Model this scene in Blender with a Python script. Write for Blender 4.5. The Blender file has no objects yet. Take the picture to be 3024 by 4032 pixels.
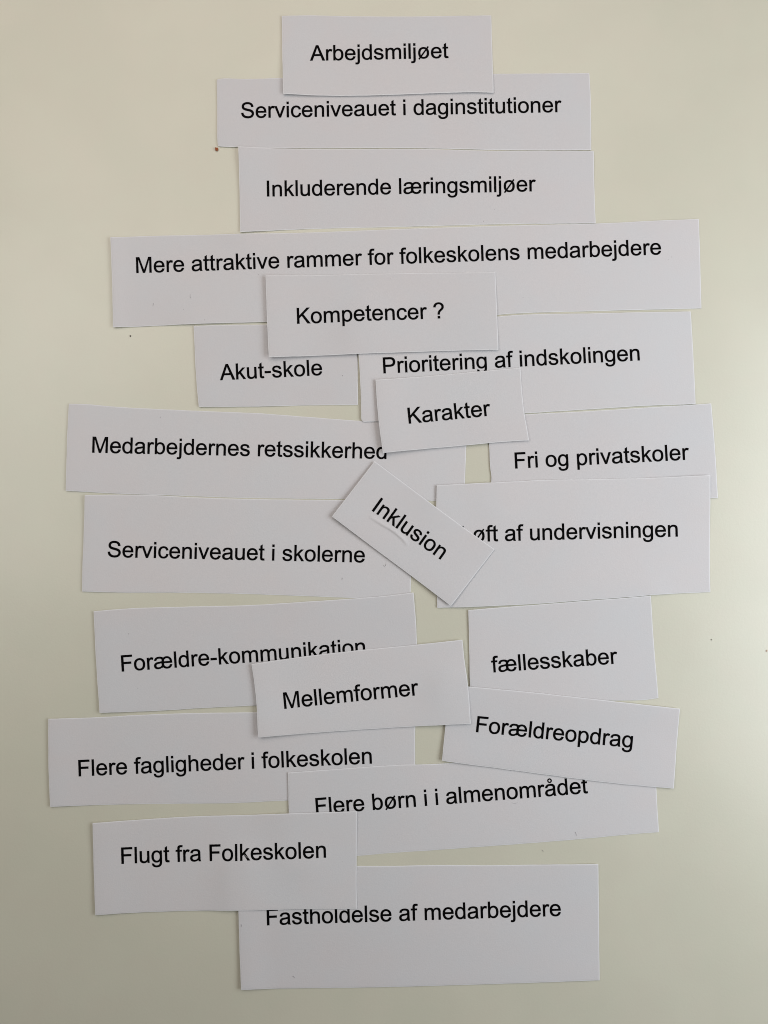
import bpy, math, random
import numpy as np
from mathutils import Vector, Matrix
from mathutils.geometry import tessellate_polygon

S = bpy.context.scene
R = math.radians
PXW, PXH = 3024.0, 4032.0            # the photograph's own pixels, used to note measured positions

# ---------------------------------------------------------------- camera
HALF_W = 0.499                        # tangent of half the horizontal field of view
DIST = 0.3438                         # metres from lens to table along the axis
TILT = R(1.35)
cam_data = bpy.data.cameras.new('camera')
cam_data.sensor_fit = 'HORIZONTAL'
cam_data.sensor_width = 36.0
cam_data.lens = 18.0 / HALF_W
cam_data.clip_start = 0.01
cam_data.clip_end = 50.0
cam = bpy.data.objects.new('camera', cam_data)
S.collection.objects.link(cam)
cam.location = (0.0, -DIST * math.sin(TILT), DIST * math.cos(TILT))
cam.rotation_euler = (TILT, 0.0, 0.0)
S.camera = cam

# ---------------------------------------------------------------- light
world = bpy.data.worlds.new('World')
S.world = world
world.use_nodes = True
bg = world.node_tree.nodes['Background']
bg.inputs['Color'].default_value = (1.0, 0.95, 0.90, 1.0)      # dim light bounced about the room
bg.inputs['Strength'].default_value = 0.12

def window_light(name, loc, target, sx, sy, power, colour):
    d = bpy.data.lights.new(name, 'AREA')
    d.shape = 'RECTANGLE'
    d.size, d.size_y = sx, sy
    d.energy = power
    d.color = colour
    o = bpy.data.objects.new(name, d)
    S.collection.objects.link(o)
    o.location = loc
    o.rotation_euler = (Vector(target) - Vector(loc)).to_track_quat('-Z', 'Y').to_euler()
    return o

LIGHTS = [('window_right', (0.44, -0.03, 0.29), (0, 0, 0), 0.45, 0.26, 1.95, (0.88, 0.945, 1.0)), ('warm_lamp', (-0.08, 0.42, 0.46), (0, 0.1, 0), 0.7, 0.45, 1.42, (1.0, 0.89, 0.83)), ('window_left', (-0.34, 0.09, 0.38), (0, 0, 0), 0.35, 0.15, 0.45, (0.98, 1.0, 0.97))]
for L in LIGHTS:
    window_light(*L)
S.view_settings.view_transform = 'Standard'
S.view_settings.look = 'None'
S.view_settings.exposure = 0.0
S.view_settings.gamma = 1.0
S.cycles.filter_width = 1.0

# ---------------------------------------------------------------- helpers
def at(px, py, z=0.0):
    """point of the table under a measured point of the photograph"""
    nx = (px / PXW * 2 - 1) * HALF_W
    ny = (1 - py / PXH * 2) * HALF_W * PXH / PXW
    c, s = math.cos(TILT), math.sin(TILT)
    dx, dy, dz = nx, ny * c + s, ny * s - c
    k = (z - cam.location.z) / dz
    return np.array((cam.location.x + dx * k, cam.location.y + dy * k))

def link_mesh(name, verts, faces, mats, parent=None, face_mats=None, smooth=None):
    me = bpy.data.meshes.new(name)
    me.from_pydata([tuple(map(float, v)) for v in verts], [], faces)
    for m in mats:
        me.materials.append(m)
    if face_mats is not None:
        me.polygons.foreach_set('material_index', face_mats)
    if smooth is not None:
        me.polygons.foreach_set('use_smooth', smooth)
    me.update()
    o = bpy.data.objects.new(name, me)
    S.collection.objects.link(o)
    if parent is not None:
        o.parent = parent
    return o

def tag(o, label, category=None, group=None, kind=None):
    if label: o['label'] = label
    if category: o['category'] = category
    if group: o['group'] = group
    if kind: o['kind'] = kind

# ---------------------------------------------------------------- materials
def new_mat(name):
    m = bpy.data.materials.new(name)
    m.use_nodes = True
    nt = m.node_tree
    return m, nt, nt.nodes['Principled BSDF']

def noise(nt, scale, detail, rough, vec):
    n = nt.nodes.new('ShaderNodeTexNoise')
    n.inputs['Scale'].default_value = scale
    n.inputs['Detail'].default_value = detail
    n.inputs['Roughness'].default_value = rough
    nt.links.new(vec, n.inputs['Vector'])
    return n

def ramp(nt, fac, stops):
    r = nt.nodes.new('ShaderNodeValToRGB')
    e = r.color_ramp.elements
    while len(e) < len(stops): e.new(0.5)
    for el, (p, c) in zip(e, stops):
        el.position = p
        el.color = (*c, 1)
    nt.links.new(fac, r.inputs['Fac'])
    return r

def mix(nt, fac, a, b, mode='MIX'):
    x = nt.nodes.new('ShaderNodeMix')
    x.data_type = 'RGBA'
    x.blend_type = mode
    x.inputs[0].default_value = fac
    nt.links.new(a, x.inputs[6])
    nt.links.new(b, x.inputs[7])
    return x.outputs[2]

def mottled(name, base_a, base_b, tint_a, tint_b, grain, rough, bump_scale, bump, spec, seed):
    m, nt, p = new_mat(name)
    g = nt.nodes.new('ShaderNodeNewGeometry')
    mp = nt.nodes.new('ShaderNodeMapping')
    mp.inputs['Location'].default_value = (seed * 1.37, seed * 0.71, seed * 2.3)
    nt.links.new(g.outputs['Position'], mp.inputs['Vector'])
    v = mp.outputs[0]
    big = noise(nt, 22, 3, 0.55, v)
    a = ramp(nt, big.outputs['Fac'], [(0.38, base_a), (0.62, base_b)])
    mid = noise(nt, 60, 4, 0.6, v)
    b = ramp(nt, mid.outputs['Fac'], [(0.40, tint_a), (0.60, tint_b)])
    c = mix(nt, 1.0, a.outputs[0], b.outputs[0], 'MULTIPLY')
    fine = noise(nt, 2600, 2, 0.7, v)
    f = ramp(nt, fine.outputs['Fac'], [(0.30, (1 - grain,) * 3), (0.70, (1.0,) * 3)])
    c = mix(nt, 1.0, c, f.outputs[0], 'MULTIPLY')
    info = nt.nodes.new('ShaderNodeObjectInfo')          # no two sheets are quite the same white
    sheet = ramp(nt, info.outputs['Random'], [(0.0, (0.965, 0.965, 0.97)), (1.0, (1.015, 1.01, 1.01))])
    c = mix(nt, 1.0, c, sheet.outputs[0], 'MULTIPLY')
    nt.links.new(c, p.inputs['Base Color'])
    p.inputs['Roughness'].default_value = rough
    p.inputs['Specular IOR Level'].default_value = spec
    h = noise(nt, bump_scale, 4, 0.65, v)
    bp = nt.nodes.new('ShaderNodeBump')
    bp.inputs['Strength'].default_value = bump
    bp.inputs['Distance'].default_value = 0.0001
    nt.links.new(h.outputs['Fac'], bp.inputs['Height'])
    nt.links.new(bp.outputs[0], p.inputs['Normal'])
    return m

table_mat = mottled('ivory_laminate', (0.685, 0.668, 0.545), (0.71, 0.69, 0.565), (0.995, 1.0, 0.99), (1.0, 0.99, 0.985), 0.05, 0.38, 900, 0.35, 0.9, 3.0)
paper_mat = mottled('white_printer_paper', (0.72, 0.695, 0.695), (0.71, 0.70, 0.705), (1.0, 0.99, 0.99), (0.99, 0.995, 1.0), 0.045, 0.85, 1500, 0.5, 0.2, 9.0)
cut_mat, _, _p = new_mat('cut_paper_edge')
_p.inputs['Base Color'].default_value = (0.80, 0.79, 0.80, 1)
_p.inputs['Roughness'].default_value = 0.9
ink_mat, _nt, _p = new_mat('black_toner')
_g = _nt.nodes.new('ShaderNodeNewGeometry')
_n = noise(_nt, 3000, 2, 0.6, _g.outputs['Position'])
_r = ramp(_nt, _n.outputs['Fac'], [(0.3, (0.0012,) * 3), (0.75, (0.0045, 0.004, 0.004))])
_nt.links.new(_r.outputs[0], _p.inputs['Base Color'])
_p.inputs['Roughness'].default_value = 0.6
_p.inputs['Specular IOR Level'].default_value = 0.02

def plain(name, col, rough=0.8):
    m, nt, p = new_mat(name)
    g = nt.nodes.new('ShaderNodeNewGeometry')
    n = noise(nt, 1800, 3, 0.6, g.outputs['Position'])
    r = ramp(nt, n.outputs['Fac'], [(0.3, tuple(c * 0.6 for c in col)), (0.7, tuple(min(1, c * 1.3) for c in col))])
    nt.links.new(r.outputs[0], p.inputs['Base Color'])
    p.inputs['Roughness'].default_value = rough
    return m
crumb_mat = plain('rusty_brown_crumb', (0.36, 0.10, 0.03))
dark_mat = plain('dark_crumb', (0.045, 0.025, 0.015))
speck_mat = plain('grey_speck', (0.13, 0.11, 0.10))
lint_mat = plain('grey_lint', (0.27, 0.26, 0.27))

# ---------------------------------------------------------------- the tabletop
def build_table():
    # slab with softened edges: top sheet, bevel, sides
    hx0, hx1, hy0, hy1, t, b = -0.75, 0.75, -0.55, 0.55, 0.028, 0.004
    rings = [(0.0, 0.0), (b * 0.7, -b * 0.3), (b, -b), (b, -t + b), (b * 0.7, -t + b * 0.3), (0.0, -t)]
    vs, fs = [], []
    for e, z in rings:
        vs += [(hx0 - e, hy0 - e, z), (hx1 + e, hy0 - e, z), (hx1 + e, hy1 + e, z), (hx0 - e, hy1 + e, z)]
    fs.append((0, 1, 2, 3))
    for k in range(len(rings) - 1):
        for i in range(4):
            j = (i + 1) % 4
            fs.append((k * 4 + i, (k + 1) * 4 + i, (k + 1) * 4 + j, k * 4 + j))
    n = (len(rings) - 1) * 4
    fs.append((n + 3, n + 2, n + 1, n))
    o = link_mesh('tabletop', vs, fs, [table_mat])
    tag(o, 'smooth pale ivory green tabletop under the paper slips', kind='structure')
build_table()

# outlines in 2048-unit em: per glyph (advance, [contours]); numbers are x,y ; a leading q marks a quadratic control point
GLYPHS = {
' ': (569, []),
'A': (1366, ["-3,0 560,1466 769,1466 1369,0 1148,0 977,444 364,444 203,0", "420,602 917,602 764,1008 q694,1193 660,1312 q632,1171 581,1032"]),
'F': (1251, ["168,0 168,1466 1157,1466 1157,1293 362,1293 362,839 1050,839 1050,666 362,666 362,0"]),
'I': (569, ["191,0 191,1466 385,1466 385,0"]),
'K': (1366, ["150,0 150,1466 344,1466 344,739 1072,1466 1335,1466 720,872 1362,0 1106,0 584,742 344,508 344,0"]),
'L': (1139, ["150,0 150,1466 344,1466 344,173 1066,173 1066,0"]),
'M': (1706, ["152,0 152,1466 444,1466 791,428 q839,283 861,211 q886,291 939,446 1290,1466 1551,1466 1551,0 1364,0 1364,1227 938,0 763,0 339,1248 339,0"]),
'P': (1366, ["158,0 158,1466 711,1466 q857,1466 934,1452 q1042,1434 1115,1383.5 q1188,1333 1232.5,1242 q1277,1151 1277,1042 q1277,855 1158,725.5 q1039,596 728,596 352,596 352,0", "352,769 731,769 q919,769 998,839 q1077,909 1077,1036 q1077,1128 1030.5,1193.5 q984,1259 908,1280 q859,1293 727,1293 352,1293"]),
'S': (1366, ["92,471 275,487 q288,377 335.5,306.5 q383,236 483,192.5 q583,149 708,149 q819,149 904,182 q989,215 1030.5,272.5 q1072,330 1072,398 q1072,467 1032,518.5 q992,570 900,605 q841,628 639,676.5 q437,725 356,768 q251,823 199.5,904.5 q148,986 148,1087 q148,1198 211,1294.5 q274,1391 395,1441 q516,1491 664,1491 q827,1491 951.5,1438.5 q1076,1386 1143,1284 q1210,1182 1215,1053 1029,1039 q1014,1178 927.5,1249 q841,1320 672,1320 q496,1320 415.5,1255.5 q335,1191 335,1100 q335,1021 392,970 q448,919 684.5,865.5 q921,812 1009,772 q1137,713 1198,622.5 q1259,532 1259,414 q1259,297 1192,193.5 q1125,90 999.5,32.5 q874,-25 717,-25 q518,-25 383.5,33 q249,91 172.5,207.5 q96,324 92,471"]),
'a': (1139, ["828,131 q728,46 635.5,11 q543,-24 437,-24 q262,-24 168,61.5 q74,147 74,280 q74,358 109.5,422.5 q145,487 202.5,526 q260,565 332,585 q385,599 492,612 q710,638 813,674 q814,711 814,721 q814,831 763,876 q694,937 558,937 q431,937 370.5,892.5 q310,848 281,735 105,759 q129,872 184,941.5 q239,1011 343,1048.5 q447,1086 584,1086 q720,1086 805,1054 q890,1022 930,973.5 q970,925 986,851 q995,805 995,685 995,445 q995,194 1006.5,127.5 q1018,61 1052,0 864,0 q836,56 828,131", "813,533 q715,493 519,465 q408,449 362,429 q316,409 291,370.5 q266,332 266,285 q266,213 320.5,165 q375,117 480,117 q584,117 665,162.5 q746,208 784,287 q813,348 813,467"]),
'b': (1139, ["301,0 134,0 134,1466 314,1466 314,943 q428,1086 605,1086 q703,1086 790.5,1046.5 q878,1007 934.5,935.5 q991,864 1023,763 q1055,662 1055,547 q1055,274 920,125 q785,-24 596,-24 q408,-24 301,133", "299,539 q299,348 351,263 q436,124 581,124 q699,124 785,226.5 q871,329 871,532 q871,740 788.5,839 q706,938 589,938 q471,938 385,835.5 q299,733 299,539"]),
'c': (1024, ["828,389 1005,366 q976,183 856.5,79.5 q737,-24 563,-24 q345,-24 212.5,118.5 q80,261 80,527 q80,699 137,828 q194,957 310.5,1021.5 q427,1086 564,1086 q737,1086 847,998.5 q957,911 988,750 813,723 q788,830 724.5,884 q661,938 571,938 q435,938 350,840.5 q265,743 265,532 q265,318 347,221 q429,124 561,124 q667,124 738,189 q809,254 828,389"]),
'd': (1139, ["824,0 824,134 q723,-24 527,-24 q400,-24 293.5,46 q187,116 128.5,241.5 q70,367 70,530 q70,689 123,818.5 q176,948 282,1017 q388,1086 519,1086 q615,1086 690,1045.5 q765,1005 812,940 812,1466 991,1466 991,0", "255,530 q255,326 341,225 q427,124 544,124 q662,124 744.5,220.5 q827,317 827,515 q827,733 743,835 q659,937 536,937 q416,937 335.5,839 q255,741 255,530"]),
'e': (1139, ["862,342 1048,319 q1004,156 885,66 q766,-24 581,-24 q348,-24 211.5,119.5 q75,263 75,522 q75,790 213,938 q351,1086 571,1086 q784,1086 919,941 q1054,796 1054,533 q1054,517 1053,485 261,485 q271,310 360,217 q449,124 582,124 q681,124 751,176 q821,228 862,342", "271,633 864,633 q852,767 796,834 q710,938 573,938 q449,938 364.5,855 q280,772 271,633"]),
'f': (569, ["178,0 178,922 19,922 19,1062 178,1062 178,1175 q178,1282 197,1334 q223,1404 288.5,1447.5 q354,1491 472,1491 q548,1491 640,1473 613,1316 q557,1326 507,1326 q425,1326 391,1291 q357,1256 357,1160 357,1062 564,1062 564,922 357,922 357,0"]),
'g': (1139, ["102,-88 277,-114 q288,-195 338,-232 q405,-282 521,-282 q646,-282 714,-232 q782,-182 806,-92 q820,-37 819,139 q701,0 525,0 q306,0 186,158 q66,316 66,537 q66,689 121,817.5 q176,946 280.5,1016 q385,1086 526,1086 q714,1086 836,934 836,1062 1002,1062 1002,144 q1002,-104 951.5,-207.5 q901,-311 791.5,-371 q682,-431 522,-431 q332,-431 215,-345.5 q98,-260 102,-88", "251,550 q251,341 334,245 q417,149 542,149 q666,149 750,244.5 q834,340 834,544 q834,739 747.5,838 q661,937 539,937 q419,937 335,839.5 q251,742 251,550"]),
'h': (1139, ["135,0 135,1466 315,1466 315,940 q441,1086 633,1086 q751,1086 838,1039.5 q925,993 962.5,911 q1000,829 1000,673 1000,0 820,0 820,673 q820,808 761.5,869.5 q703,931 596,931 q516,931 445.5,889.5 q375,848 345,777 q315,706 315,581 315,0"]),
'i': (455, ["136,1259 136,1466 316,1466 316,1259", "136,0 136,1062 316,1062 316,0"]),
'j': (455, ["134,1258 134,1466 314,1466 314,1258", "-94,-412 -60,-259 q-6,-273 25,-273 q80,-273 107,-236.5 q134,-200 134,-54 134,1062 314,1062 314,-58 q314,-254 263,-331 q198,-431 47,-431 q-26,-431 -94,-412"]),
'k': (1024, ["136,0 136,1466 316,1466 316,630 742,1062 975,1062 569,668 1016,0 794,0 443,543 316,421 316,0"]),
'l': (455, ["131,0 131,1466 311,1466 311,0"]),
'm': (1706, ["135,0 135,1062 296,1062 296,913 q346,991 429,1038.5 q512,1086 618,1086 q736,1086 811.5,1037 q887,988 918,900 q1044,1086 1246,1086 q1404,1086 1489,998.5 q1574,911 1574,729 1574,0 1395,0 1395,669 q1395,777 1377.5,824.5 q1360,872 1314,901 q1268,930 1206,930 q1094,930 1020,855.5 q946,781 946,617 946,0 766,0 766,690 q766,810 722,870 q678,930 578,930 q502,930 437.5,890 q373,850 344,773 q315,696 315,551 315,0"]),
'n': (1139, ["135,0 135,1062 297,1062 297,911 q414,1086 635,1086 q731,1086 811.5,1051.5 q892,1017 932,961 q972,905 988,828 q998,778 998,653 998,0 818,0 818,646 q818,756 797,810.5 q776,865 722.5,897.5 q669,930 597,930 q482,930 398.5,857 q315,784 315,580 315,0"]),
'o': (1139, ["68,531 q68,826 232,968 q369,1086 566,1086 q785,1086 924,942.5 q1063,799 1063,546 q1063,341 1001.5,223.5 q940,106 822.5,41 q705,-24 566,-24 q343,-24 205.5,119 q68,262 68,531", "253,531 q253,327 342,225.5 q431,124 566,124 q700,124 789,226 q878,328 878,537 q878,734 788.5,835.5 q699,937 566,937 q431,937 342,836 q253,735 253,531"]),
'p': (1139, ["135,-407 135,1062 299,1062 299,924 q357,1005 430,1045.5 q503,1086 607,1086 q743,1086 847,1016 q951,946 1004,818.5 q1057,691 1057,539 q1057,376 998.5,245.5 q940,115 828.5,45.5 q717,-24 594,-24 q504,-24 432.5,14 q361,52 315,110 315,-407", "298,525 q298,320 381,222 q464,124 582,124 q702,124 787.5,225.5 q873,327 873,540 q873,743 789.5,844 q706,945 590,945 q475,945 386.5,837.5 q298,730 298,525"]),
'r': (682, ["133,0 133,1062 295,1062 295,901 q357,1014 409.5,1050 q462,1086 525,1086 q616,1086 710,1028 648,861 q582,900 516,900 q457,900 410,864.5 q363,829 343,766 q313,670 313,556 313,0"]),
's': (1024, ["63,317 241,345 q256,238 324.5,181 q393,124 516,124 q640,124 700,174.5 q760,225 760,293 q760,354 707,389 q670,413 523,450 q325,500 248.5,536.5 q172,573 132.5,637.5 q93,702 93,780 q93,851 125.5,911.5 q158,972 214,1012 q256,1043 328.5,1064.5 q401,1086 484,1086 q609,1086 703.5,1050 q798,1014 843,952.5 q888,891 905,788 729,764 q717,846 659.5,892 q602,938 497,938 q373,938 320,897 q267,856 267,801 q267,766 289,738 q311,709 358,690 q385,680 517,644 q708,593 783.5,560.5 q859,528 902,466 q945,404 945,312 q945,222 892.5,142.5 q840,63 741,19.5 q642,-24 517,-24 q310,-24 201.5,62 q93,148 63,317"]),
't': (569, ["528,161 554,2 q478,-14 418,-14 q320,-14 266,17 q212,48 190,98.5 q168,149 168,311 168,922 36,922 36,1062 168,1062 168,1325 347,1433 347,1062 528,1062 528,922 347,922 347,301 q347,224 356.5,202 q366,180 387.5,167 q409,154 449,154 q479,154 528,161"]),
'u': (1139, ["831,0 831,156 q707,-24 494,-24 q400,-24 318.5,12 q237,48 197.5,102.5 q158,157 142,236 q131,289 131,404 131,1062 311,1062 311,473 q311,332 322,283 q339,212 394,171.5 q449,131 530,131 q611,131 682,172.5 q753,214 782.5,285.5 q812,357 812,493 812,1062 992,1062 992,0"]),
'v': (1024, ["430,0 26,1062 216,1062 444,426 q481,323 512,212 q536,296 579,414 815,1062 1000,1062 598,0"]),
'-': (682, ["65,440 65,621 618,621 618,440"]),
'?': (1139, ["470,361 q469,396 469,414 q469,520 499,597 q521,655 570,714 q606,757 699.5,839.5 q793,922 821,971 q849,1020 849,1078 q849,1183 767,1262.5 q685,1342 566,1342 q451,1342 374,1270 q297,1198 273,1045 88,1067 q113,1272 236.5,1381 q360,1490 563,1490 q778,1490 906,1373 q1034,1256 1034,1090 q1034,994 989,913 q944,832 813,716 q725,638 698,601 q671,564 658,516 q645,468 643,361", "459,0 459,205 664,205 664,0"]),
}

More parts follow.
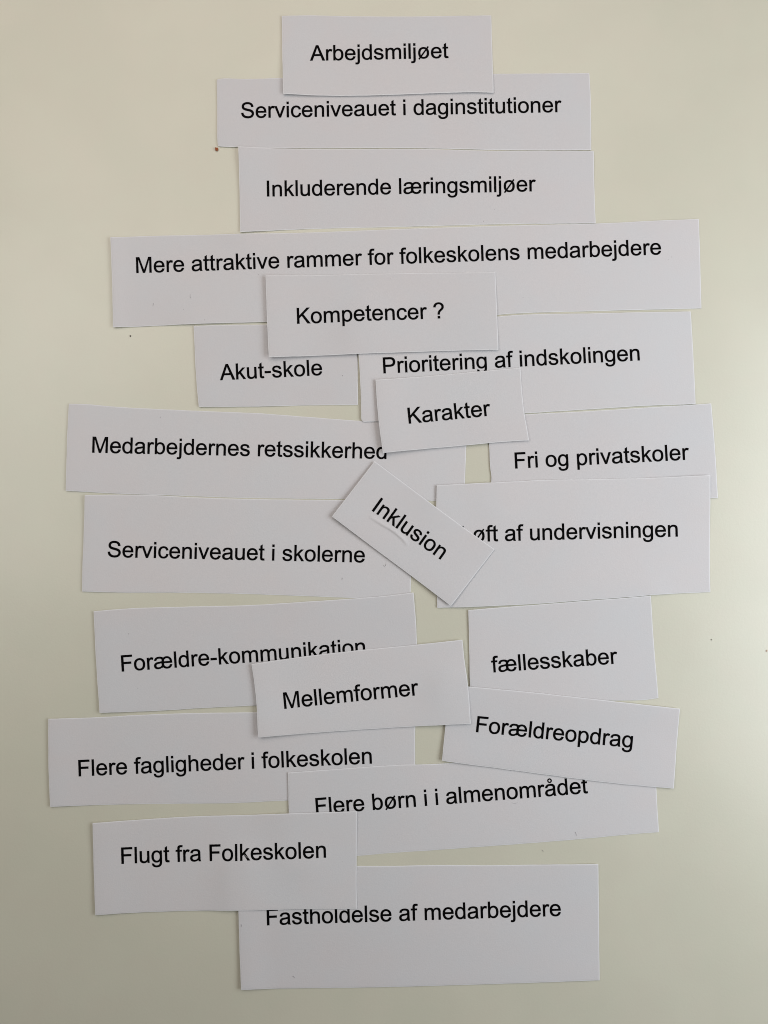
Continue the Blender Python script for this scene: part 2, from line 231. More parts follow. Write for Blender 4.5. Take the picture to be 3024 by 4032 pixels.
# ---------------------------------------------------------------- the slips, bottom of the heap first; positions noted in pixels of the photograph
SLIPS = [
dict(text="Medarbejdernes retssikkerhed", a=(363,1782), b=(1522,1807),
  top=[(272,1590),(315,1590.5),(465,1602),(682,1613),(923,1623),(1000,1626),(1193,1640),(1415,1656.5),(1487,1660),(1840,1672)],
  right=[(1840,1672),(1836,1754),(1830.6,1901),(1827,1978)],
  bottom=[(260,1932.5),(441,1942.7),(682,1951),(923,1959.5),(1193,1963.5),(1357,1965),(1682,1971),(1827,1978)],
  left=[(272,1590),(265.5,1720),(263.6,1789),(260,1932.5)], curl={'l':.0004,'tr':.0002,'br':.0001},
  label='slip printed "Medarbejdernes retssikkerhed", its last letter cut off by a slip above'),
dict(text="Fri og privatskoler", a=(2026.9,1844.6), b=(2716.3,1809.5),
  top=[(1919,1636),(2070,1631),(2100,1629.5),(2389,1614.5),(2582,1602),(2736.5,1593),(2800,1588.7)],
  right=[(2800,1588.7),(2812.7,1741),(2826,1961.5)],
  bottom=[(1937,1990),(2400,1975),(2797,1962),(2826,1961.5)],
  left=[(1919,1636),(1925.6,1747),(1930.4,1843.6),(1935,1880),(1933.5,1899),(1937,1990)], curl={'r':.0002,'l':.0003},
  label='slip printed "Fri og privatskoler", lower half covered by a larger slip'),
dict(text="Akut-skole", a=(866.8,1497), b=(1269,1476.4),
  top=[(762.6,1283.5),(906,1279),(1044,1277.7),(1402,1266)],
  right=[(1402,1266),(1407,1397),(1409.5,1594)],
  bottom=[(783.5,1602.7),(1000,1601),(1241,1595.5),(1409.5,1594)],
  left=[(762.6,1283.5),(773.7,1500),(783.5,1602.7)], curl={'l':.0003},
  specks=[(1349,1479,.00013)],
  label='small slip printed "Akut-skole", tucked under the slip with a question mark'),
dict(text="Serviceniveauet i daginstitutioner", a=(951,465.5), b=(2211.4,441),
  top=[(855.5,314.5),(857.5,312.8),(862,312),(969,311),(1108.6,306.7),(1500,298),(1943.3,290.3),(2082,289.3),(2320.4,287.9)],
  right=[(2320.4,287.9),(2323.5,337),(2328,591)],
  bottom=[(858.5,574.5),(861,577),(866,577.5),(940,579.6),(1099,583),(1263,583.5),(1600,582.8),(1716,584.5),(1947,590),(2130,591.5),(2328,591)],
  left=[(855.5,314.5),(854,318),(854.2,330),(856,450),(857,560),(858.5,574.5)], curl={'l':.0003,'b':.0001},
  label='slip printed "Serviceniveauet i daginstitutioner", second from the top'),
dict(text="Inkluderende læringsmiljøer", a=(1055,773.4), b=(2107.3,752.5),
  top=[(940,580.9),(1099,586),(1263,588.3),(1600,587.5),(1716,589),(1947,594.5),(2130,594.5),(2336.8,596)],
  right=[(2336.8,596),(2342.6,800),(2346,878.4)],
  bottom=[(946.3,914.6),(1200,901.5),(1489,894),(1730,888),(2000,881),(2241,879.5),(2346,878.4)],
  left=[(940,580.9),(942.5,700),(946.3,914.6)], curl={'l':.0006,'t':.00025},
  specks=[(1904,870,.00013),(1947,824,.00008)],
  label='slip printed "Inkluderende læringsmiljøer", third from the top'),
dict(text="Mere attraktive rammer for folkeskolens medarbejdere", a=(538.9,1075), b=(2601.8,1001.9),
  top=[(436.6,936.3),(544.7,930.5),(737.5,925),(946,922),(1200,916),(1441,907),(1730,896.7),(2000,888.5),(2345,880.5),(2578.6,868.8),(2751,863)],
  right=[(2751,863),(2757,1028),(2762,1214)],
  bottom=[(447,1290),(544.7,1286),(756.8,1277),(1046,1268),(1500,1253),(1959.5,1239),(2000,1236),(2337.5,1224.6),(2600,1218),(2762,1214)],
  left=[(436.6,936.3),(442.4,1085.8),(447,1290)], curl={'l':.0009,'tr':.0006,'tl':.0004,'b':.0001}, roll=.005,
  specks=[(2644.5,1012,.00013),(2630.7,1023,.0001),(2059.5,1170,.00013),(1119,944,.00007),(807,1261,.00013),(1018,1080,.00008),(722,1219,.0001),(2216,1031,.00007)],
  label='widest slip, printed "Mere attraktive rammer for folkeskolens medarbejdere"'),
dict(text="Prioritering af indskolingen", a=(1511,1470), b=(2519,1418.5),
  top=[(1406,1256),(1700,1252),(1959.5,1246.5),(2000,1243),(2337.5,1234),(2578.6,1229),(2718.5,1227)],
  right=[(2718.5,1227),(2728,1351),(2735,1500),(2737.5,1591.6)],
  bottom=[(1425,1656.5),(1429,1660),(1448,1660.3),(1477,1660),(1700,1648),(2070,1627.3),(2341,1610.5),(2582,1596),(2737.5,1591.6)],
  left=[(1406,1256),(1412,1397),(1418.5,1500),(1422.5,1630),(1423.2,1652),(1425,1656.5)], curl={'l':.0003,'t':.0002},
  specks=[(2059,1548,.00008)],
  label='slip printed "Prioritering af indskolingen", the tail of its g covered'),
dict(text="Serviceniveauet i skolerne", a=(423.3,2193), b=(1437,2214.6),
  top=[(336.5,1949.4),(489,1947.8),(610,1949.5),(682,1954),(923,1963.5),(1193,1967.5),(1357,1969),(1624,1973)],
  right=[(1624,1973),(1618,2277),(1616,2361)],
  bottom=[(324.4,2329),(441,2332.6),(682,2333.6),(1000,2340),(1193,2347),(1400,2355),(1616,2361)],
  left=[(336.5,1949.4),(330.5,2103),(324.4,2290),(324.4,2329)], curl={'l':.0004,'br':.0001},
  label='slip printed "Serviceniveauet i skolerne", left of the slanted slip'),
dict(text="fællesskaber", a=(1937.7,2647.5), b=(2432.5,2612.3),
  top=[(1843.7,2401.6),(1989,2390.5),(2134,2380.5),(2327,2365.5),(2500,2353),(2562.6,2348)],
  right=[(2562.6,2345.5),(2572.6,2500),(2593,2749)],
  bottom=[(1853,2788),(2200,2768),(2393,2759),(2544,2755.5),(2593,2749)],
  left=[(1843.7,2401.6),(1847,2540),(1850.5,2701.5),(1853,2788)], curl={'l':.0003,'t':.0002},
  label='slip printed "fællesskaber" in small letters only'),
dict(text="Flere fagligheder i folkeskolen", a=(313.6,3055.9), b=(1461.8,3006.2),
  top=[(192.6,2829),(389,2824),(534,2815.7),(678.6,2810),(900,2806),(991.6,2805),(1400,2795),(1636,2787)],
  right=[(1636,2787),(1634.9,2861.5),(1634.4,3008.6),(1634,3142)],
  bottom=[(199.8,3175),(437.5,3168.7),(727,3165),(900,3163),(1133.9,3152.3),(1634,3142)],
  left=[(192.6,2829),(192.3,2930),(193.5,3037.5),(199.8,3175)], curl={'l':.0007,'tl':.0004,'bl':.0004},
  specks=[(826,2863,.00008)],
  label='slip printed "Flere fagligheder i folkeskolen", reaching furthest left'),
dict(text="Fastholdelse af medarbejdere", a=(1053.3,3642.7), b=(2207.3,3606),
  top=[(934,3415),(1200,3412),(1406,3410.7),(1527,3410.7),(1700,3407),(1941,3408),(2134,3404.5),(2354.8,3400.6)],
  right=[(2354.8,3400.6),(2358,3585.8),(2360.6,3859)],
  bottom=[(950.6,3893),(1141,3892),(1382,3889.5),(1700,3882),(2134,3868),(2360.6,3859)],
  left=[(934,3415),(940,3584),(944,3730),(950.6,3893)], curl={'l':.0012,'tr':.0009,'b':.0003}, roll=.009,
  specks=[(995,3885,.00007)],
  label='bottom slip, printed "Fastholdelse af medarbejdere", with a wide blank foot'),
dict(text="Løft af undervisningen", first=1, a=(1866.8,2133), b=(2668,2112.4),
  top=[(1719.7,1911),(1882,1902.5),(2027,1895.7),(2100,1891.5),(2341,1886.7),(2582,1881),(2793.4,1871.3)],
  right=[(2793.4,1871.3),(2796,2100),(2796.8,2300),(2798,2331.4)],
  bottom=[(1721.7,2393),(1845,2390),(1941,2386),(2134,2376.5),(2327,2361.5),(2500,2349),(2562,2343.5),(2798,2331.4)],
  left=[(1719.7,1911),(1717.3,1995.5),(1719,2200),(1721.7,2393)], curl={'t':.0003,'tr':.0006,'l':.0003},
  label='slip printed "Løft af undervisningen", its L hidden by the slanted slip'),
dict(text="Forældre-kommunikation", a=(479.7,2643.6), b=(1439.8,2575.3),
  top=[(369.7,2406.4),(489,2396.7),(730,2389),(1000,2382),(1193,2369.7),(1410,2355),(1530,2344.6),(1628,2332.6)],
  right=[(1628,2332.6),(1636.5,2431.5),(1642,2535),(1654,2747)],
  bottom=[(394.3,2805.6),(634,2798),(778.6,2789),(991,2778.6),(1300,2764),(1654,2747)],
  left=[(369.7,2406.4),(378,2586),(394.3,2805.6)], curl={'l':.0005,'tr':.0005},
  specks=[(507,2496,.00017),(541,2710,.0001)],
  label='slip printed "Forældre-kommunikation", half its word cut by the next slip'),
dict(text="Flere børn i i almenområdet", a=(1247.7,3205.4), b=(2314.3,3123.2),
  top=[(1133.9,3041),(1334,3027),(1454.6,3018),(1575,3011),(1700,3008.6),(1796.4,3003.8),(2200,2985),(2577,2965)],
  right=[(2577,2965),(2584.3,3099),(2589,3182),(2595,3276.9)],
  bottom=[(1146,3386),(1406,3371),(1527,3360.6),(1700,3349),(1820.6,3340),(2061.7,3322.7),(2302.8,3302.8),(2513.8,3283),(2595,3276.9)],
  left=[(1133.9,3041),(1137.7,3199),(1146,3386)], curl={'l':.0003,'br':.0002},
  label='slip printed "Flere børn i i almenområdet", first word cut off below'),
dict(text="Arbejdsmiljøet", a=(1223,239), b=(1764.4,227.6),
  top=[(1109.6,62.7),(1210,59),(1354.5,60.8),(1600,62.3),(1793,60.3),(1934.6,58.8)],
  right=[(1934.6,58.8),(1937.5,169),(1943,367)],
  bottom=[(1116,373),(1210,377),(1393,378.5),(1600,373),(1716,368.4),(1889,365.3),(1943,367)],
  left=[(1109.6,62.7),(1112,220),(1116,373)], curl={'l':.0004,'b':.0007,'br':.0002},
  label='topmost slip, printed "Arbejdsmiljøet"'),
dict(text="Kompetencer ?", a=(1171.5,1274.8), b=(1748.3,1252),
  top=[(1046,1085.8),(1200,1083),(1441,1077),(1614.7,1073.7),(1778.6,1072),(1951,1070.3)],
  right=[(1951,1070.3),(1957,1230),(1962,1377.5)],
  bottom=[(1059.6,1408),(1200,1403),(1489,1391),(1778.6,1381),(1962,1377.5)],
  left=[(1046,1085.8),(1052,1254.5),(1059.6,1408)], curl={'l':.0009,'tl':.0006,'bl':.0006,'b':.0006},
  specks=[(1538,1094,.00006)],
  label='slip printed "Kompetencer ?", the only one with a question mark'),
dict(text="Karakter", a=(1612,1668), b=(1931.6,1636.3),
  top=[(1478.6,1496.4),(1689,1479.6),(1882,1461.7),(2050,1447.3)],
  right=[(2050,1447.3),(2060.6,1593),(2082.8,1734)],
  bottom=[(1507.5,1784.3),(1641,1771),(1810,1756),(2002.8,1738.5),(2082.8,1734)],
  left=[(1478.6,1496.4),(1489,1641),(1507.5,1784.3)], curl={'l':.0008,'bl':.0008,'b':.0006},
  label='small slightly tilted slip printed "Karakter"'),
dict(text="Inklusion", a=(1466.8,2012), b=(1732,2201.6),
  top=[(1475,1815.8),(1600,1909),(1718,1997.5),(1830,2079.5),(1948,2163)],
  right=[(1948,2163),(1862,2274),(1775,2385.6)],
  bottom=[(1307.6,2033.8),(1460,2149),(1620,2268),(1775,2385.6)],
  left=[(1475,1815.8),(1392,1924),(1307.6,2033.8)], curl={'l':.0006,'b':.0007,'bl':.0004,'br':.0002,'r':.0002},
  crease=[(1452,2032),(1474,2047),(1497,2061),(1527,2078),(1555,2096),(1584,2122),(1596,2136),(1604,2150)],
  label='steeply slanted slip printed "Inklusion", with a curved crease below the word'),
dict(text="Forældreopdrag", a=(1874,2882), b=(2489.7,2945.3),
  top=[(1765,2694),(1839.8,2701.5),(1941,2711),(2134,2730),(2278.6,2746),(2500,2770.4),(2677,2790.4)],
  right=[(2677,2790.4),(2665,2946),(2652.4,3104.5)],
  bottom=[(1739.8,2994),(1796.4,3003),(1941,3022.5),(2152,3050.8),(2423,3084.6),(2652.4,3104.5)],
  left=[(1765,2694),(1754,2853.7),(1739.8,2994)], curl={'t':.0007,'b':.0006,'l':.0003},
  label='slip printed "Forældreopdrag", its line of text sloping down to the right'),
dict(text="Flugt fra Folkeskolen", a=(480.6,3401.9), b=(1281,3376),
  top=[(365.4,3239.8),(537.5,3229),(754.5,3215.7),(1000,3208.5),(1141,3201.5),(1285.8,3196.7),(1405.4,3192.8)],
  right=[(1405.4,3192.8),(1404.5,3350),(1403.9,3500),(1406,3580)],
  bottom=[(376,3602),(489,3596.7),(682,3590),(900,3584),(1044.7,3582),(1237.5,3580),(1406,3580)],
  left=[(365.4,3239.8),(368.8,3413),(376,3602)], curl={'l':.0007,'bl':.0005,'t':.0005,'b':.0002},
  specks=[(1347,3391,.0001)],
  label='slip printed "Flugt fra Folkeskolen", with two capital letters'),
dict(text="Mellemformer", a=(1123,2790), b=(1647.6,2736.7),
  top=[(990.8,2614.7),(1193,2586),(1337.6,2569),(1641,2538.5),(1820.6,2519)],
  right=[(1820.6,2519),(1830,2610),(1840,2682),(1852.9,2847.6)],
  bottom=[(1017.8,2901.6),(1241,2885.7),(1482,2870),(1700,2856),(1852.9,2847.6)],
  left=[(990.8,2614.7),(1007,2730),(1017.8,2901.6)], curl={'l':.0009,'bl':.0007,'b':.0006,'t':.0002},
  label='slip printed "Mellemformer", lying over four neighbouring slips'),
]
LINT = [
 ([(606,1194),(604,1201),(603,1207)], .00006, "Mere attraktive rammer for folkeskolens medarbejdere", 'short grey fibre near the lower left of the longest slip'),
 ([(750,1160),(749,1170),(754,1177)], .00005, "Mere attraktive rammer for folkeskolens medarbejdere", 'faint pale fibre below the first words of the longest slip'),
 ([(1509,2225),(1513,2231),(1519,2226),(1520,2218)], .00006, "Serviceniveauet i skolerne", 'small hooked fibre close to the lower edge of the slanted slip'),
 ([(1350,2275),(1346,2279),(1348,2284)], .00007, "Serviceniveauet i skolerne", 'short grey fibre below the word skolerne'),
 ([(2263,3275),(2267,3278),(2269,3290)], .00007, "Flere børn i i almenområdet", 'curled grey fibre on the blank lower part below almenområdet'),
 ([(2132,3346),(2139,3349),(2138,3356)], .00007, None, 'curled fibre on the bare table above the bottom slip'),
 ([(1152,3841),(1157,3844),(1161,3847)], .00008, "Fastholdelse af medarbejdere", 'short grey fibre near the lower left of the bottom slip'),
 ([(951,3633),(953,3640),(951,3645)], .00007, "Fastholdelse af medarbejdere", 'grey fibre at the left edge of the bottom slip'),
 ([(630,1640),(633,1644),(634,1646)], .00005, "Medarbejdernes retssikkerhed", 'faint fibre above the word Medarbejdernes'),
 ([(2015,3160),(2025,3163),(2038,3160)], .00004, "Flere børn i i almenområdet", 'faint pale fibre under the middle of almenområdet'),
]

# ---------------------------------------------------------------- lettering
def glyph_contours(ch):
    if ch == 'ø':
        w, cs = GLYPHS['o']
        out = [[(x + 60, y) for x, y in c] for c in glyph_contours('o')[1][0]]
        dx, dy = 880.0, 1194.0
        L = math.hypot(dx, dy)
        px, py = -dy / L * 52, dx / L * 52
        a, b = (186, -66), (1066, 1128)
        bar = [(a[0] + px, a[1] + py), (b[0] + px, b[1] + py), (b[0] - px, b[1] - py), (a[0] - px, a[1] - py)]
        return 1251, [out, [bar]]
    if ch == 'å':
        base = glyph_contours('a')[1][0]
        ring = lambda r: [(548 + r * math.cos(t * math.pi / 10), 1392 + r * math.sin(t * math.pi / 10)) for t in range(20)]
        return 1139, [base, [ring(198)[::-1], ring(116)]]
    if ch == 'æ':
        outer, hole = glyph_contours('a')[1][0]
        # the bowl of the a without its tail, run into the stem of an e
        cut = [(min(x, 985), max(y, 131) if x > 840 else y) for x, y in outer if not (x > 840 and y < 131)]
        e = [[(x * 0.985 + 697, y) for x, y in c] for c in glyph_contours('e')[1][0]]
        return 1821, [[cut, hole], e]
    w, cs = GLYPHS[ch]
    res = []
    for c in cs:
        pts, ctrl = [], None
        for tok in c.split():
            q = tok[0] == 'q'
            x, y = map(float, tok.lstrip('q').split(','))
            if q:
                ctrl = (x, y)
            else:
                if ctrl is not None:
                    x0, y0 = pts[-1]
                    for k in range(1, 5):
                        t = k / 5
                        pts.append(((1 - t) ** 2 * x0 + 2 * t * (1 - t) * ctrl[0] + t * t * x,
                                    (1 - t) ** 2 * y0 + 2 * t * (1 - t) * ctrl[1] + t * t * y))
                    ctrl = None
                pts.append((x, y))
        if math.hypot(pts[0][0] - pts[-1][0], pts[0][1] - pts[-1][1]) < 1: pts.pop()
        res.append(pts)
    if ch in 'ij':
        return w, [[res[0]], [res[1]]]
    if ch == '?':
        return w, [[res[0]], [res[1]]]
    return w, [res] if res else []

SPREAD = 20.0                         # toner spread, in em units
def spread(c):
    n = len(c); out = []
    for i in range(n):
        (ax, ay), (bx, by), (cx, cy) = c[i - 1], c[i], c[(i + 1) % n]
        l1 = math.hypot(bx - ax, by - ay) or 1; l2 = math.hypot(cx - bx, cy - by) or 1
        n1 = (-(by - ay) / l1, (bx - ax) / l1); n2 = (-(cy - by) / l2, (cx - bx) / l2)
        k = 1 + n1[0] * n2[0] + n1[1] * n2[1]
        k = 1 / max(k, 0.5)
        out.append((bx + SPREAD * k * (n1[0] + n2[0]), by + SPREAD * k * (n1[1] + n2[1])))
    return out

_cache = {}
def glyph_mesh(ch):
    if ch not in _cache:
        w, shapes = glyph_contours(ch)
        shapes = [[spread(c) for c in s] for s in shapes]
        tris = []
        for lev, shape in enumerate(shapes):
            flat = [p for c in shape for p in c]
            t = tessellate_polygon([[Vector((x, y, 0)) for x, y in c] for c in shape])
            tris.append((flat, t, lev))
        _cache[ch] = (w, tris)
    return _cache[ch]

def extents(ch):
    w, tris = glyph_mesh(ch)
    xs = [p[0] for f, _, _ in tris for p in f] or [0]
    return w, min(xs), max(xs)

EM = 0.009878                        # 28 point type
def write(text, first, a, b, zf, parent, shift):
    U = EM / 2048
    pa, pb = shift(at(*a)), shift(at(*b))
    d = pb - pa
    d = d / np.linalg.norm(d)
    n = np.array((-d[1], d[0]))
    x0 = sum(extents(c)[0] for c in text[:first]) + extents(text[first])[1]
    x1 = sum(extents(c)[0] for c in text[:-1]) + extents(text[-1])[2]
    org = (pa + pb) / 2 - d * U * (x0 + x1) / 2
    pen = 0.0
    word = ''
    verts, faces = [], []
    def flush():
        nonlocal word, verts, faces
        if verts:
            o = link_mesh('printed_word', verts, faces, [ink_mat], parent)
            o['label'] = 'black printed word "%s"' % word
        word, verts, faces = '', [], []
    for ch in text:
        w, parts = glyph_mesh(ch)
        if ch == ' ':
            flush()
        for flat, tris, lev in parts:
            k = len(verts)
            for gx, gy in flat:
                p = org + d * U * (pen + gx) + n * U * gy
                verts.append((p[0], p[1], zf(p[0], p[1]) + 0.00006 + lev * 0.000004))
            for t in tris:
                q = [k + i for i in t]
                A, B, C_ = (np.array(verts[i][:2]) for i in q)
                cr = (B[0] - A[0]) * (C_[1] - A[1]) - (B[1] - A[1]) * (C_[0] - A[0])
                if abs(cr) < 1e-14: continue
                faces.append(tuple(q) if cr > 0 else tuple(q[::-1]))
        if ch != ' ': word += ch
        pen += w
    flush()

# ---------------------------------------------------------------- the heap's height, in 1 mm cells
GX0, GY0, CELL = -0.20, -0.27, 0.001
NX, NY = 400, 540
gx = GX0 + (np.arange(NX) + 0.5) * CELL
gy = GY0 + (np.arange(NY) + 0.5) * CELL
XX, YY = np.meshgrid(gx, gy, indexing='ij')
HEAP = np.zeros((NX, NY))
THICK = 0.00012

def inside(poly):
    m = np.zeros(XX.shape, bool)
    for i in range(len(poly)):
        (x1, y1), (x2, y2) = poly[i], poly[i - 1]
        if y1 == y2: continue
        c = ((y1 > YY) != (y2 > YY)) & (XX < (x2 - x1) * (YY - y1) / (y2 - y1) + x1)
        m ^= c
    return m

def grow(m, k):
    for _ in range(k):
        n = m.copy()
        n[1:] |= m[:-1]; n[:-1] |= m[1:]
        n[:, 1:] |= m[:, :-1]; n[:, :-1] |= m[:, 1:]
        m = n
    return m

def blur(a):
    for ax in (0, 1):
        p = np.take(a, range(a.shape[ax]), ax)
        s = 2 * p
        z = np.zeros_like(np.take(p, [0], ax))
        f = np.concatenate([np.take(p, range(1, p.shape[ax]), ax), z], ax)
        g = np.concatenate([z, np.take(p, range(0, p.shape[ax] - 1), ax)], ax)
        a = (s + f + g) / 4
    return a

def bil(F, x, y):
    u = (x - GX0) / CELL - 0.5
    v = (y - GY0) / CELL - 0.5
    i = int(max(0, min(NX - 2, math.floor(u))))
    j = int(max(0, min(NY - 2, math.floor(v))))
    a, b = u - i, v - j
    return (F[i, j] * (1 - a) * (1 - b) + F[i + 1, j] * a * (1 - b) + F[i, j + 1] * (1 - a) * b + F[i + 1, j + 1] * a * b)

def edge_fn(pts):
    P = np.array([at(*p) for p in pts])
    s = np.r_[0, np.cumsum(np.hypot(*np.diff(P, axis=0).T))]
    L = s[-1]
    t = s / L
    # smooth interpolation on long edges: cubic Hermite with finite-difference tangents
    m = np.gradient(P, t, axis=0) if len(P) > 2 else np.array([P[1] - P[0]] * 2)
    def f(u):
        k = min(len(t) - 2, max(0, int(np.searchsorted(t, u) - 1)))
        h = t[k + 1] - t[k]
        w = (u - t[k]) / h
        return ((2 * w**3 - 3 * w**2 + 1) * P[k] + (w**3 - 2 * w**2 + w) * h * m[k] +
                (-2 * w**3 + 3 * w**2) * P[k + 1] + (w**3 - w**2) * h * m[k + 1])
    return f, L

def samples(L, step):
    n = max(4, int(L / step))
    s = [0.0, 0.0003, 0.0008, 0.0014] + list(np.linspace(0.0022, L - 0.0022, n)) + [L - 0.0014, L - 0.0008, L - 0.0003, L]
    return np.array(s) / L

def build_slip(spec):
    global HEAP
    top, right, bottom, left = (spec[k] for k in ('top', 'right', 'bottom', 'left'))
    # all four edges run: top left>right, bottom left>right, left top>bottom, right top>bottom
    rng = random.Random(spec['text'])
    ft, Lt = edge_fn(top); fb, Lb = edge_fn(bottom)
    fl, Ll = edge_fn(left); fr, Lr = edge_fn(right)
    us = samples((Lt + Lb) / 2, 0.0016)
    vs = samples((Ll + Lr) / 2, 0.0016)
    T = [ft(u) for u in us]; B = [fb(u) for u in us]
    Lf = [fl(v) for v in vs]; Rt = [fr(v) for v in vs]
    c00, c10, c01, c11 = T[0], T[-1], B[0], B[-1]
    G = np.zeros((len(us), len(vs), 2))
    for i, u in enumerate(us):
        for j, v in enumerate(vs):
            G[i, j] = ((1 - v) * T[i] + v * B[i] + (1 - u) * Lf[j] + u * Rt[j]
                       - ((1 - u) * (1 - v) * c00 + u * (1 - v) * c10 + (1 - u) * v * c01 + u * v * c11))
    # hand-cut scissor wobble along the edges
    for (sl, L) in ((np.s_[:, 0], Lt), (np.s_[:, -1], Lb), (np.s_[0, :], Ll), (np.s_[-1, :], Lr)):
        e = G[sl]
        ph = rng.uniform(0, 6)
        s = np.linspace(0, L, len(e))
        w = np.minimum(1, np.minimum(s, L - s) / 0.01)
        e += (0.000025 * w * (np.sin(s * 520 + ph) + 0.6 * np.sin(s * 1310 + 2 * ph)))[:, None] * np.array([1.0 if L in (Ll, Lr) else 0.0, 0.0 if L in (Ll, Lr) else 1.0])
    poly = list(G[:, 0]) + list(G[-1, 1:]) + list(G[-2::-1, -1]) + list(G[0, -2:0:-1])
    m0 = inside(poly)
    m = grow(m0, 2)
    ii = np.where(m.any(1))[0]; jj = np.where(m.any(0))[0]
    sl = np.s_[max(0, ii[0] - 2):ii[-1] + 3, max(0, jj[0] - 2):jj[-1] + 3]
    M = m[sl].astype(float)
    low = np.where(m[sl], HEAP[sl], 0.0)
    req = low.copy()
    for _ in range(3):                       # paper cannot follow a step: ease it over 3 mm either side
        e = req.copy()
        e[1:] = np.maximum(e[1:], req[:-1]); e[:-1] = np.maximum(e[:-1], req[1:])
        e[:, 1:] = np.maximum(e[:, 1:], req[:, :-1]); e[:, :-1] = np.maximum(e[:, :-1], req[:, 1:])
        req = np.where(M > 0, e, 0)
    z = req.copy()
    den = np.maximum(blur(M), 1e-6)
    for _ in range(spec.get('stiff', 160)):
        z = np.where(M > 0, np.maximum(req, blur(z * M) / den), 0)
    for _ in range(6):
        z = np.where(M > 0, blur(z * M) / den, 0)
    z = np.where(M > 0, np.maximum(low, z), 0)
    # curl of the corners and edges, always away from the table
    cx = {'tl': c00, 'tr': c10, 'bl': c01, 'br': c11}
    curl = np.zeros_like(z)
    X, Y = XX[sl], YY[sl]
    default = {k: rng.uniform(0.0001, 0.0003) for k in cx}
    default.update(spec.get('curl', {}))
    default = {k: a * 0.7 for k, a in default.items()}
    for k, a in default.items():
        if k in cx:
            curl += a * np.exp(-((X - cx[k][0])**2 + (Y - cx[k][1])**2) / 0.022**2)
    def seg_dist(P, Q):
        d = Q - P
        t = np.clip(((X - P[0]) * d[0] + (Y - P[1]) * d[1]) / (d @ d), 0, 1)
        return np.hypot(X - P[0] - t * d[0], Y - P[1] - t * d[1])
    for k, (P, Q) in {'t': (c00, c10), 'b': (c01, c11), 'l': (c00, c01), 'r': (c10, c11)}.items():
        a = default.get(k, 0.0)
        if a:
            curl += a * np.exp(-(seg_dist(P, Q) / spec.get('roll', 0.011))**2)
    a1, a2, p1, p2 = rng.uniform(25, 50), rng.uniform(40, 90), rng.uniform(0, 6), rng.uniform(0, 6)
    curl += 0.00004 * (1 + np.sin(X * a1 + Y * a2 + p1)) + 0.00003 * (1 + np.sin(X * a2 * 1.6 - Y * a1 + p2))
    z = z + curl + 0.00003
    if 'crease' in spec:
        C = np.array([at(*p) for p in spec['crease']])
        spec['_crease'] = C
    # extend the field a little past the mask so that bilinear reads at the rim stay on the sheet
    zz = z * M; mm = M.copy()
    for _ in range(3):
        bz, bm = blur(zz), blur(mm)
        fill = (mm == 0) & (bm > 0)
        zz = np.where(fill, bz / np.maximum(bm, 1e-9), zz)
        mm = np.where(fill, 1.0, mm)
    F = np.zeros_like(HEAP); F[sl] = zz
    HEAP[sl] = np.where(m[sl], np.maximum(HEAP[sl], z + THICK + 0.00003), HEAP[sl])
    def crease(x, y):
        C = spec.get('_crease')
        if C is None: return 0.0
        best, tb = 1.0, 0.0
        for k in range(len(C) - 1):
            P, Q = C[k], C[k + 1]
            d = Q - P
            t = max(0, min(1, ((x - P[0]) * d[0] + (y - P[1]) * d[1]) / (d @ d)))
            q = P + d * t
            dist = math.hypot(x - q[0], y - q[1])
            if dist < best:
                side = d[0] * (y - q[1]) - d[1] * (x - q[0])
                best, tb, sgn = dist, (k + t) / (len(C) - 1), (1 if side > 0 else -1)
        amp = math.sin(math.pi * min(1, max(0, tb))) ** 0.6
        w = 0.0011 if sgn > 0 else 0.0005
        return 0.00045 * amp * math.exp(-(best / w) ** 2)
    zf_top = lambda x, y: bil(F, x, y) + THICK + crease(x, y)
    # the marks were read off the photograph as if on the bare table: bring them in by the sheet's height
    zm = float(F[m0].mean()) + THICK
    eye = np.array((cam.location.x, cam.location.y))
    shift = lambda p: eye + (p - eye) * (1 - zm / cam.location.z)
    if '_crease' in spec:          # denser sheet where the fold runs
        us2 = np.r_[0, np.linspace(0.0003 / Lt, 1 - 0.0003 / Lt, 148), 1]; vs2 = np.r_[0, np.linspace(0.0003 / Ll, 1 - 0.0003 / Ll, 78), 1]
        T = [ft(u) for u in us2]; B = [fb(u) for u in us2]; Lf = [fl(v) for v in vs2]; Rt = [fr(v) for v in vs2]
        G = np.zeros((150, 80, 2))
        for i, u in enumerate(us2):
            for j, v in enumerate(vs2):
                G[i, j] = ((1 - v) * T[i] + v * B[i] + (1 - u) * Lf[j] + u * Rt[j]
                           - ((1 - u) * (1 - v) * c00 + u * (1 - v) * c10 + (1 - u) * v * c01 + u * v * c11))
    nu, nv = G.shape[:2]
    base = (c00 + c11) / 2
    verts = []
    for k in (1, 0):
        for i in range(nu):
            for j in range(nv):
                x, y = shift(G[i, j])
                x0, y0 = G[i, j]
                rim = 0.00008 if (i in (0, nu - 1) or j in (0, nv - 1)) else 0.0   # scissors press the cut edge down
                verts.append((x, y, zf_top(x0, y0) - (rim if k else THICK)))
    idx = lambda k, i, j: (0 if k else nu * nv) + i * nv + j
    faces, fm, sm = [], [], []
    for i in range(nu - 1):
        for j in range(nv - 1):
            faces.append((idx(1, i, j), idx(1, i, j + 1), idx(1, i + 1, j + 1), idx(1, i + 1, j))); fm.append(1 if i in (0, nu - 2) or j in (0, nv - 2) else 0); sm.append(True)
            faces.append((idx(0, i, j), idx(0, i + 1, j), idx(0, i + 1, j + 1), idx(0, i, j + 1))); fm.append(0); sm.append(True)
    rim = [(i, 0) for i in range(nu)] + [(nu - 1, j) for j in range(1, nv)] + [(i, nv - 1) for i in range(nu - 2, -1, -1)] + [(0, j) for j in range(nv - 2, 0, -1)]
    nr = len(rim)
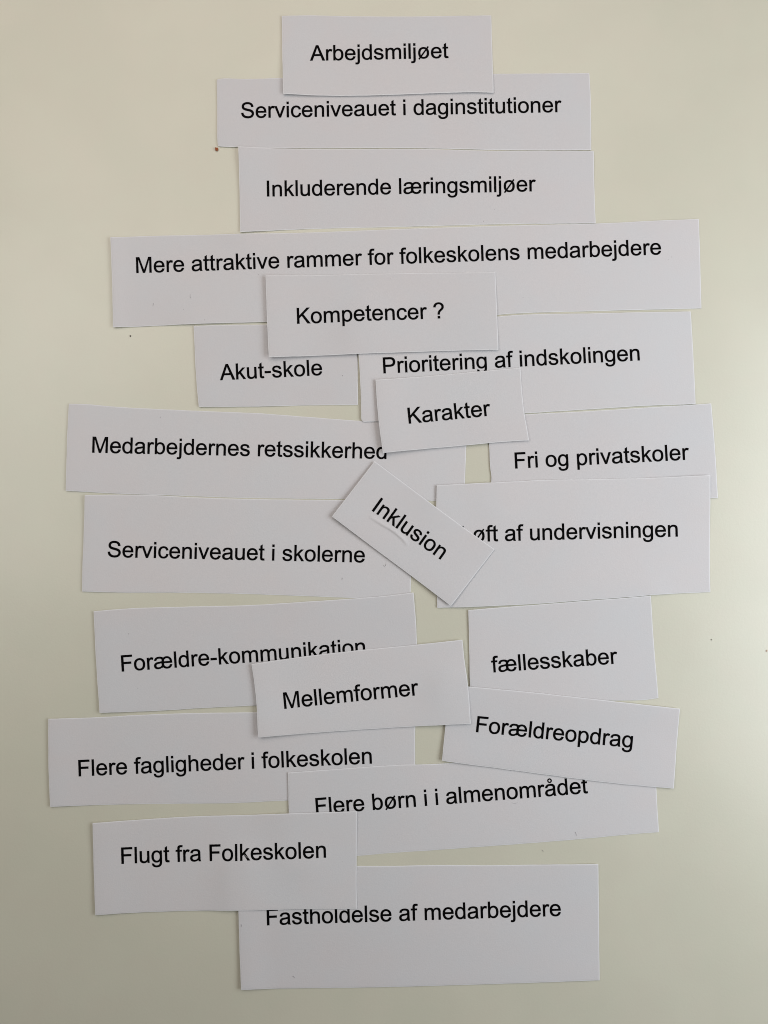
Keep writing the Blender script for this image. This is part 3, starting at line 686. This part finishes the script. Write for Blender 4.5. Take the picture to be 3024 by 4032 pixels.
    # separate ring of rim vertices so the cut edge stays crisp
    off = len(verts)
    for k in (1, 0):
        for (i, j) in rim:
            verts.append(verts[idx(k, i, j)])
    for q in range(nr):
        r = (q + 1) % nr
        faces.append((off + q, off + r, off + nr + r, off + nr + q)); fm.append(1); sm.append(False)
    root = bpy.data.objects.new('paper_slip', None)
    root.empty_display_size = 0.01
    S.collection.objects.link(root)
    tag(root, spec['label'], 'paper slip', 'printed paper slips laid out on the table')
    link_mesh('sheet', verts, faces, [paper_mat, cut_mat], root, fm, sm)
    write(spec['text'], spec.get('first', 0), spec['a'], spec['b'], zf_top, root, shift)
    for (px, py, r) in spec.get('specks', []):
        p = shift(at(px, py))
        n = 9
        ring = [(p[0] + r * rng.uniform(.7, 1.2) * math.cos(t * 2 * math.pi / n), p[1] + r * rng.uniform(.7, 1.3) * math.sin(t * 2 * math.pi / n)) for t in range(n)]
        vv = [(x, y, zf_top(x, y) + 0.00003) for x, y in ring]
        link_mesh('speck', vv, [tuple(range(n))], [speck_mat], root)
    return zf_top

SURF = {}
for spec in SLIPS:
    SURF[spec['text']] = build_slip(spec)

# ---------------------------------------------------------------- crumbs and lint
def crumb(px, py, rx, ry, rz, mat, label, seed, name='crumb', cat='crumb'):
    rng = random.Random(seed)
    p = at(px, py)
    vs, fs = [], []
    rows, cols = 6, 12
    for i in range(rows + 1):
        th = math.pi * i / rows
        for j in range(cols):
            ph = 2 * math.pi * j / cols
            k = rng.uniform(0.78, 1.18)
            sx = abs(math.cos(ph)) ** 0.7 * (1 if math.cos(ph) > 0 else -1)
            sy = abs(math.sin(ph)) ** 0.7 * (1 if math.sin(ph) > 0 else -1)
            vs.append((p[0] + rx * k * math.sin(th) * sx, p[1] + ry * k * math.sin(th) * sy, rz + rz * math.cos(th) * (0.9 + 0.1 * k)))
    for i in range(rows):
        for j in range(cols):
            a, b = i * cols + j, i * cols + (j + 1) % cols
            fs.append((a, a + cols, b + cols, b))
    o = link_mesh(name, vs, fs, [mat])
    tag(o, label, cat)
crumb(853.5, 588.8, 0.00072, 0.00078, 0.00045, crumb_mat, 'rusty brown crumb on the table by the lower left corner of the second slip', 1)
crumb(513.8, 1323.5, 0.00026, 0.00032, 0.0002, dark_mat, 'tiny dark crumb on the table below the left end of the longest slip', 2)
crumb(2801, 2519, 0.00022, 0.00022, 0.00015, dark_mat, 'tiny dark speck on the bare table right of the slip reading fællesskaber', 3)
crumb(3018, 2563, 0.0003, 0.00024, 0.0002, crumb_mat, 'tiny brown speck at the right border of the picture', 4)

def lint(pts, r, zf, label, mat=lint_mat):
    P = [at(*p) for p in pts]
    # round the bends
    for _ in range(2):
        Q = [P[0]]
        for a, b in zip(P[:-1], P[1:]):
            Q += [a * .75 + b * .25, a * .25 + b * .75]
        Q.append(P[-1]); P = Q
    vs, fs = [], []
    n = 6
    for k, p in enumerate(P):
        d = P[min(k + 1, len(P) - 1)] - P[max(k - 1, 0)]
        d = d / (np.linalg.norm(d) + 1e-12)
        nn = np.array((-d[1], d[0]))
        rr = r * (0.35 + 0.65 * math.sin(math.pi * (k + 0.5) / len(P)))
        z0 = zf(p[0], p[1]) + rr
        for t in range(n):
            a = 2 * math.pi * t / n
            q = p + nn * rr * math.cos(a)
            vs.append((q[0], q[1], z0 + rr * math.sin(a)))
    for k in range(len(P) - 1):
        for t in range(n):
            u = (t + 1) % n
            fs.append((k * n + t, k * n + u, (k + 1) * n + u, (k + 1) * n + t))
    fs.append(tuple(range(n))); fs.append(tuple(range((len(P) - 1) * n, len(P) * n))[::-1])
    o = link_mesh('lint_fibre', vs, fs, [mat], smooth=[True] * len(fs))
    tag(o, label, 'lint')
flat = lambda x, y: 0.0
for pts, r, key, label in LINT:
    lint(pts, r, SURF[key] if key else flat, label)
